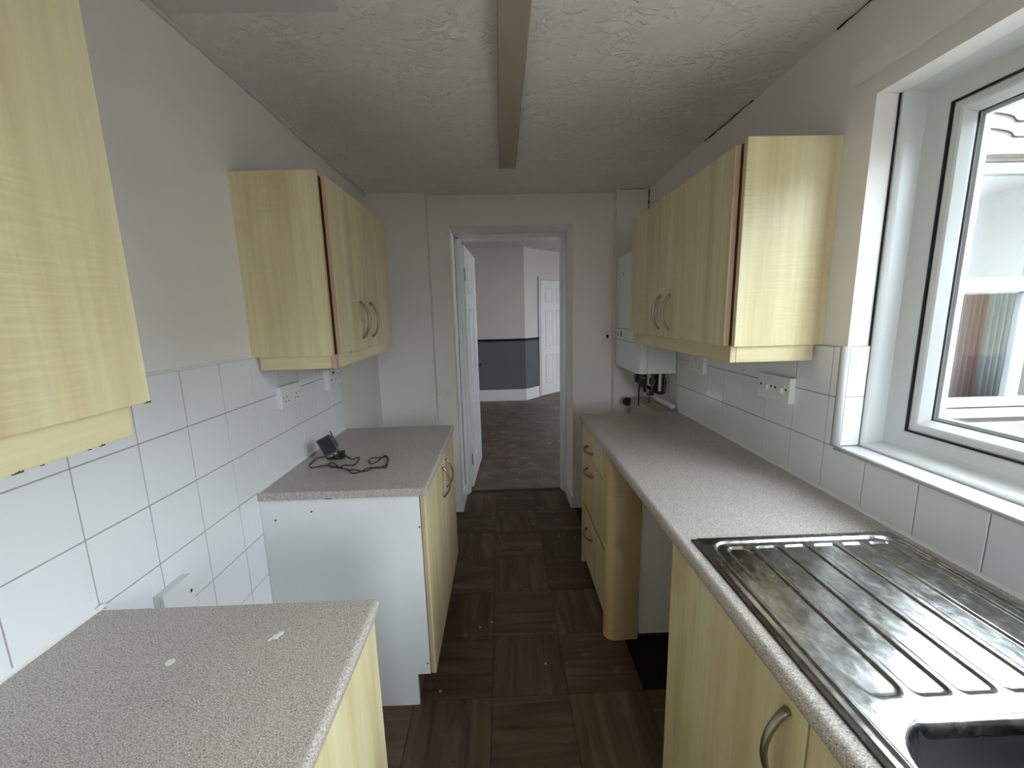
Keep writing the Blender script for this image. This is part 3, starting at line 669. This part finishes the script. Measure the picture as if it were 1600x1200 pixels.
# sink cabinet (open top for the bowl)
t = thing('sink_cabinet', (.75, .5, 0), 'maple sink cabinet with bow-handled doors under the steel drainer', 'cabinet', 'base cabinets')
obj('side_panel', boxes((.459, XR - .02, 1.012, 1.028, .001, zt), bev=.001), 'wood_v', t)
obj('side_panel', boxes((.472, XR - .02, .02, .036, .12, zt)), 'melamine', t)
obj('base_panel', boxes((.472, XR - .02, .036, 1.012, .12, .136)), 'melamine', t)
obj('plinth', boxes((.52, .536, .0, 1.012, .001, .12)), 'brown', t)
d = obj('door', boxes((.450, .469, .512, 1.008, .125, zt - .004), bev=.002), 'wood_v', t)
obj('handle', bow((.450, .552, .712), (.450, .552, .858), (-1, 0, 0), .014, .032), 'handle', d, True)
d = obj('door', boxes((.450, .469, .02, .508, .125, zt - .004), bev=.002), 'wood_v', t)
tag(obj('floor_patch', boxes((.532, XR - .03, 1.395, 1.660, .0004, .0030)), 'tar', None), 'black patch of floor in the gap beside the curved maple post', 'floor patch')

# ------------------------------------------------------------------ stainless sink, one pressed sheet
def sink():
    x0, x1, y0, y1 = .471, .982, -.03, .944
    nx, ny = 256, 260
    xs = [x0 + (x1 - x0) * i / nx for i in range(nx + 1)]; ys = [y0 + (y1 - y0) * j / ny for j in range(ny + 1)]
    def rr(x, y, a, b, c, d, r):      # signed distance inside a rounded rectangle (positive inside)
        cx, cy = (a + b) / 2, (c + d) / 2; qx, qy = abs(x - cx) - (b - a) / 2 + r, abs(y - cy) - (d - c) / 2 + r
        return -(math.hypot(max(qx, 0), max(qy, 0)) + min(max(qx, qy), 0) - r)
    def sm(a, b, v): v = max(0, min(1, (v - a) / (b - a))); return v * v * (3 - 2 * v)
    strips = [(.531, .589), (.604, .659), (.674, .730), (.746, .802), (.817, .869), (.883, .938)]
    bowl = lambda x, y: rr(x, y, .508, .932, .070, .468, .075)
    def z(x, y):
        d = rr(x, y, x0, x1, y0, y1, .012)
        h = .0015 + .0085 * sm(0, .006, d)                       # outer lip
        e = rr(x, y, .497, .962, .015, .917, .045)
        h += .0028 * sm(-.009, -.003, e) - .0058 * sm(-.002, .006, e)      # raised bead, then the sunken tray
        if y > .48:
            for k, (a, b) in enumerate(strips):
                g = rr(x, y, a, b, .505, .897, .020 if k == 0 else .010)
                h += -.0038 * sm(-.0025, .002, g)
        g = rr(x, y, .508, .932, .070, .468, .075)
        h -= .006 * sm(-.004, .006, g) + .16 * sm(.003, .022, g)
        return ZWR + h
    out = []
    for inner in (False, True):
        bm = bmesh.new(); V = {}
        def vert(j, i):
            if (j, i) not in V: V[j, i] = bm.verts.new((xs[i], ys[j], z(xs[i], ys[j])))
            return V[j, i]
        for j in range(ny):
            for i in range(nx):
                if (bowl((xs[i] + xs[i + 1]) / 2, (ys[j] + ys[j + 1]) / 2) > .006) == inner:
                    bm.faces.new((vert(j, i), vert(j, i + 1), vert(j + 1, i + 1), vert(j + 1, i)))
        out.append(bm)
    return out
sk_ = thing('sink', (.72, .45, ZWR), 'stained stainless steel sink with ribbed drainer set into the right worktop', 'sink')
tray, bowl_bm = sink()
obj('drainer', tray, 'steel', sk_, True)
obj('bowl', bowl_bm, 'bowl', sk_, True)['label'] = 'steel sink bowl coloured darker than the drainer'  # bowl faces take a darker steel colour than the drainer
obj('rim_seal', boxes((.4695, .4712, -.03, .944, ZWR, ZWR + .0025), (.4695, .982, .944, .9455, ZWR, ZWR + .0025)), 'rubber', sk_)
obj('waste', tube([(.725, .26, ZWR - .154), (.725, .26, ZWR - .151)], .035, 20), 'handle', sk_)

# ------------------------------------------------------------------ sockets and switches
def plate(name, wall, y0, y1, z0, z1, label, cat, group, depth=.010, box=0, base=None):
    """wall 'L','R' on the side walls; coordinates along y"""
    s = 1 if wall == 'L' else -1; xw = (XL + .0065) if wall == 'L' else (XR - .0065)
    if base is not None: xw = base
    t = thing(name, (xw, (y0 + y1) / 2, z0), label, cat, group)
    S = lambda a, b: (min(a, b), max(a, b))
    if box: obj('back_box', boxes((*S(xw, xw + s * box), y0 + .001, y1 - .001, z0 + .001, z1 - .001), bev=.002), 'white', t)
    obj('plate', boxes((*S(xw + s * box, xw + s * (box + depth)), y0, y1, z0, z1), bev=.0025), 'white', t)
    return t, xw + s * (box + depth), s
def pin(t, x, s, y, z, wy, wz, name='pin_hole', mat='dark', d=.0006):
    obj(name, boxes((min(x, x + s * d), max(x, x + s * d), y - wy / 2, y + wy / 2, z - wz / 2, z + wz / 2)), mat, t)
def socket_holes(t, x, s, yc, zc):
    pin(t, x, s, yc, zc + .010, .004, .009); pin(t, x, s, yc - .011, zc - .008, .0065, .004); pin(t, x, s, yc + .011, zc - .008, .0065, .004)
def double_socket(wall, y0, y1, z0, z1, label, box):
    t, x, s = plate('double_socket', wall, y0, y1, z0, z1, label, 'socket', 'wall sockets', box=box)
    yc = (y0 + y1) / 2; zc = (z0 + z1) / 2
    for e in (-1, 1):
        socket_holes(t, x, s, yc + e * .038, zc - .010)
        obj('rocker', boxes((min(x, x + s * .003), max(x, x + s * .003), yc + e * .012 - .006, yc + e * .012 + .006, zc + .012, zc + .030), bev=.001), 'white', t)
        pin(t, x, s, yc + e * .066, zc, .004, .004, 'screw_head', 'handle')
    return t
double_socket('L', 1.563, 1.714, 1.163, 1.251, 'white double socket on the left tiles just under the wall cabinet', .010)
double_socket('R', 1.990, 2.140, 1.184, 1.272, 'white double socket on the right tiles near the boiler', .008)
t, x, s = plate('fused_switch', 'L', 1.988, 2.092, 1.160, 1.262, 'white fused switch with a black rocker on the left tiles under the cabinet', 'switch', 'wall switches', box=.018)
pin(t, x, s, 2.038, 1.240, .020, .011, 'rocker', 'black', .003)
for y in (2.012, 2.066): pin(t, x, s, y, 1.206, .007, .007)
t, x, s = plate('single_socket', 'L', 2.104, 2.196, 1.166, 1.256, 'white single socket at the end of the left tiles', 'socket', 'wall sockets', box=.006)
socket_holes(t, x, s, 2.15, 1.208); pin(t, x, s, 2.12, 1.226, .006, .006, 'screw_head'); pin(t, x, s, 2.18, 1.226, .006, .006, 'screw_head')
t, x, s = plate('twin_switch', 'R', 1.366, 1.541, 1.170, 1.262, 'white twin fused switch plate with four dark dots by the window', 'switch', 'wall switches', box=.012)
for y in (1.384, 1.440, 1.464, 1.522): pin(t, x, s, y, 1.219, .0075, .0085)
for y in (1.404, 1.484):
    obj('rocker', boxes((x - .009, x, y - .006, y + .006, 1.205, 1.224), bev=.0015), 'white', t)
    obj('rocker_surround', boxes((x - .0012, x, y - .014, y + .016, 1.202, 1.236), bev=.0004), 'white', t)
t, x, s = plate('fused_spur', 'L', .920, 1.015, .752, .842, 'white fused spur box on the left tiles in the appliance gap', 'switch', 'wall switches', box=.016)
for y, z in ((1.004, .797), (.931, .797)): pin(t, x, s, y, z, .006, .008, 'screw_head')
def yplate(name, x0, x1, z0, z1, y, label, group='wall switches'):
    t = thing(name, ((x0 + x1) / 2, y, z0), label, 'switch', group)
    obj('plate', boxes((x0, x1, y - .010, y, z0, z1), bev=.0025), 'white', t); return t
t = yplate('light_switch', -.486, -.398, .896, .984, YR, 'white light switch left of the doorway')
obj('rocker', boxes((-.452, -.432, YR - .014, YR - .010, .925, .957), bev=.0015), 'white', t)
for x in (-.473, -.411): obj('screw_head', boxes((x - .003, x + .003, YR - .0108, YR - .0098, .937, .943)), 'handle', t)
t = yplate('isolator_switch', .735, .803, 1.284, 1.372, YR, 'white isolator switch between the doorway and the boiler')
obj('rocker', boxes((.762, .778, YR - .013, YR - .010, 1.318, 1.342), bev=.001), 'dark', t)

# ------------------------------------------------------------------ boiler
BX, BY0, BY1, BZ0, BZ1 = .796, 2.352, 2.860, 1.137, 1.862
t = thing('boiler', (.91, 2.6, BZ0), 'white wall-hung boiler with pipes below it at the end of the right cabinets', 'boiler')
obj('case', boxes((BX + .055, XR - .002, BY0, BY1, BZ0, BZ1), bev=.004), 'boiler', t)
pf = [(BX + .054, BY0)]
for k in range(7):
    a = math.pi / 2 * k / 6; pf.append((BX + .030 - .026 * math.sin(a), BY0 + .070 * (1 - math.cos(a)) ))
pf = [(BX + .054, BY0), (BX + .020, BY0 + .001), (BX + .008, BY0 + .010), (BX + .002, BY0 + .05), (BX, BY0 + .12), (BX, BY1 - .12), (BX + .004, BY1 - .02), (BX + .02, BY1), (BX + .054, BY1)]
for a, b in ((BZ0 + .001, 1.318), (1.321, 1.392), (1.395, BZ1)):
    obj('front_cover', prism(pf, 'z', a, b), 'boiler', t, 50)
obj('seam', boxes((BX + .0535, BX + .0555, BY0 + .001, BY1 - .001, BZ0 + .002, BZ1 - .002)), 'dark', t)
obj('display', boxes((BX - .002, BX + .003, 2.68, 2.735, 1.338, 1.380), bev=.001), 'white', t)
obj('display_screen', boxes((BX - .003, BX, 2.695, 2.712, 1.342, 1.376)), 'screen', t)
for y in (2.77, 2.80): obj('control_knob', tube([(BX + .002, y, 1.357), (BX - .010, y, 1.357)], .011, 14), 'white', t, 40)
obj('badge', tube([(BX + .001, 2.68, 1.742), (BX - .001, 2.68, 1.742)], .007, 10), 'dark', t)
obj('badge_bar', boxes((BX - .001, BX + .001, 2.640, 2.72, 1.712, 1.716)), 'lag', t)
obj('badge', tube([(BX + .001, 2.66, 1.175), (BX - .001, 2.66, 1.175)], .007, 10), 'lag', t)
for k, (x, y, z1_, r, m) in enumerate(((.86, 2.48, 1.04, .011, 'copper'), (.90, 2.52, 1.00, .011, 'black'), (.93, 2.47, .985, .011, 'copper'), (.96, 2.50, .99, .014, 'black'), (.985, 2.45, 1.00, .011, 'copper'), (.955, 2.42, 1.02, .009, 'lag'), (.99, 2.55, 1.0, .011, 'copper'))):
    obj('pipe', tube([(x, y, BZ0 + .005), (x, y, 1.06), (x, y, z1_)], r, 10), m, t, True)
    if k % 2 == 0: obj('valve', boxes((x - .017, x + .017, y - .017, y + .017, 1.055, 1.092), bev=.005), 'black', t)
obj('pipe', tube(smooth_path([(.985, 2.43, 1.10), (.985, 2.425, 1.03), (.975, 2.43, 1.005), (.94, 2.46, 1.012), (.89, 2.52, 1.045), (.85, 2.56, 1.07)]), .010, 8), 'black', t, True)
obj('valve', tube([(.835, 2.52, 1.095), (.852, 2.52, 1.093), (.872, 2.52, 1.09)], .022, 14), 'black', t, 40)
obj('valve_collar', tube([(.873, 2.52, 1.09), (.892, 2.52, 1.088)], .017, 14), 'handle', t, 40)
obj('valve', tube([(.893, 2.52, 1.088), (.905, 2.52, 1.088)], .022, 14), 'black', t, 40)
obj('cable', tube(smooth_path([(.90, 2.50, 1.12), (.895, 2.49, 1.03), (.905, 2.48, .985), (.915, 2.47, 1.01), (.905, 2.46, .94)]), .004, 6), 'black', t, True)
obj('pipe', tube([(.845, 2.47, 1.10), (.845, 2.47, .92)], .004, 6), 'dark', t)
obj('waste_pipe', tube(smooth_path([(.945, 2.52, 1.04), (.947, 2.51, 1.00), (.953, 2.47, .975), (.965, 2.42, .962), (.985, 2.35, .953), (.990, 2.315, .948), (.994, 2.300, .946)]), .017, 12), 'lag', t, True)['label'] = 'curved off-white waste pipe'
# radiator past the end of the worktop
t = thing('radiator', (.93, 2.55, .25), 'cream radiator with a top grille below the boiler', 'radiator')
obj('front_sheet', boxes((.878, .886, 2.295, 2.735, .25, .921), bev=.003), 'grille', t)
obj('back_sheet', boxes((.985, .993, 2.295, 2.735, .25, .921), bev=.003), 'grille', t)
for y in (2.290, 2.732): obj('side_cap', boxes((.880, .992, y, y + .006, .25, .922), bev=.001), 'grille', t)
obj('inner_fins', boxes((.89, .98, 2.30, 2.73, .27, .90)), 'dark', t)
for k in range(22): obj('grille_bar', boxes((.886, .985, 2.302 + .0195 * k, 2.306 + .0195 * k, .9185, .9205)), 'grille', t)
for x in (.905, .922, .939, .956, .970): obj('grille_bar', boxes((x, x + .003, 2.296, 2.734, .919, .9210)), 'grille', t)
obj('thermostat_valve', tube([(.862, 2.790, .885), (.862, 2.772, .885), (.862, 2.752, .885), (.862, 2.745, .885)], .03, 16, rs=[.022, .030, .030, .024]), 'black', t, 40)
obj('valve_stem', tube([(.875, 2.770, .885), (.93, 2.768, .885), (.935, 2.735, .885)], .009, 8), 'handle', t)

# ------------------------------------------------------------------ ceiling batten, device
t = thing('ceiling_batten', (.055, .9, ZC), 'long beige boxed batten fixed along the middle of the ceiling', 'ceiling batten')
obj('cover', prism([(.012, ZC), (.011, 2.293), (.014, 2.290), (.098, 2.290), (.101, 2.293), (.100, ZC)], 'y', .2, 2.379), 'beige', t)
obj('end_cap', boxes((.0115, .1005, 2.379, 2.383, 2.2905, ZC), bev=.001), 'beige', t)

dv = thing('display_device', (-.735, 1.715, ZWL), 'small black screen device on a stand with a cable on the far left worktop', 'device')
Mt = Matrix.Translation((-.742, 1.705, ZWL + .012)) @ Matrix.Rotation(math.radians(24), 4, 'Z') @ Matrix.Rotation(math.radians(-24), 4, 'Y') @ Matrix.Rotation(math.radians(-14), 4, 'X')
def tb(bm): bmesh.ops.transform(bm, matrix=Mt, verts=bm.verts); return bm
obj('casing', tb(boxes((-.030, .030, -.006, .008, 0, .094), bev=.004)), 'black', dv)
obj('screen', tb(boxes((-.024, .024, -.0068, -.0058, .018, .088))), 'screen', dv)
obj('back_mount', tb(boxes((.004, .036, .010, .045, .030, .085), (.012, .026, .006, .012, .03, .07), bev=.004)), 'black', dv)
obj('antenna', tb(tube([(.033, .040, .08), (.035, .040, .104)], .003, 6)), 'black', dv)
obj('stand_foot', boxes((-.765, -.700, 1.690, 1.735, ZWL, ZWL + .010), (-.722, -.700, 1.70, 1.725, ZWL, ZWL + .034), bev=.004), 'black', dv)
obj('button', tb(boxes((-.010, -.004, -.0072, -.0058, .005, .010), (.008, .015, -.0072, -.0058, .005, .010))), 'lag', dv)
p1 = [(-.762, 1.739), (-.784, 1.725), (-.811, 1.711), (-.82, 1.681), (-.812, 1.627), (-.788, 1.593), (-.775, 1.61), (-.738, 1.615), (-.697, 1.592), (-.673, 1.597), (-.664, 1.614), (-.627, 1.603), (-.621, 1.632), (-.625, 1.678), (-.636, 1.699), (-.658, 1.69), (-.695, 1.724)]
p2 = [(-.677, 1.594), (-.724, 1.645), (-.733, 1.628), (-.712, 1.597), (-.686, 1.589), (-.627, 1.555), (-.601, 1.526), (-.571, 1.533), (-.55, 1.569), (-.511, 1.576), (-.489, 1.598), (-.497, 1.666), (-.525, 1.721), (-.532, 1.693), (-.535, 1.639), (-.554, 1.622), (-.574, 1.65), (-.574, 1.685), (-.538, 1.694), (-.511, 1.695), (-.496, 1.651), (-.481, 1.576), (-.496, 1.574), (-.528, 1.57), (-.556, 1.539), (-.599, 1.556), (-.627, 1.555), (-.677, 1.594)]
for p in (p1, p2): obj('cable', tube(smooth_path([(a, b, ZWL + .0025 + .0015 * (i % 3)) for i, (a, b) in enumerate(p)], 5), .0023, 6), 'black', dv, True)
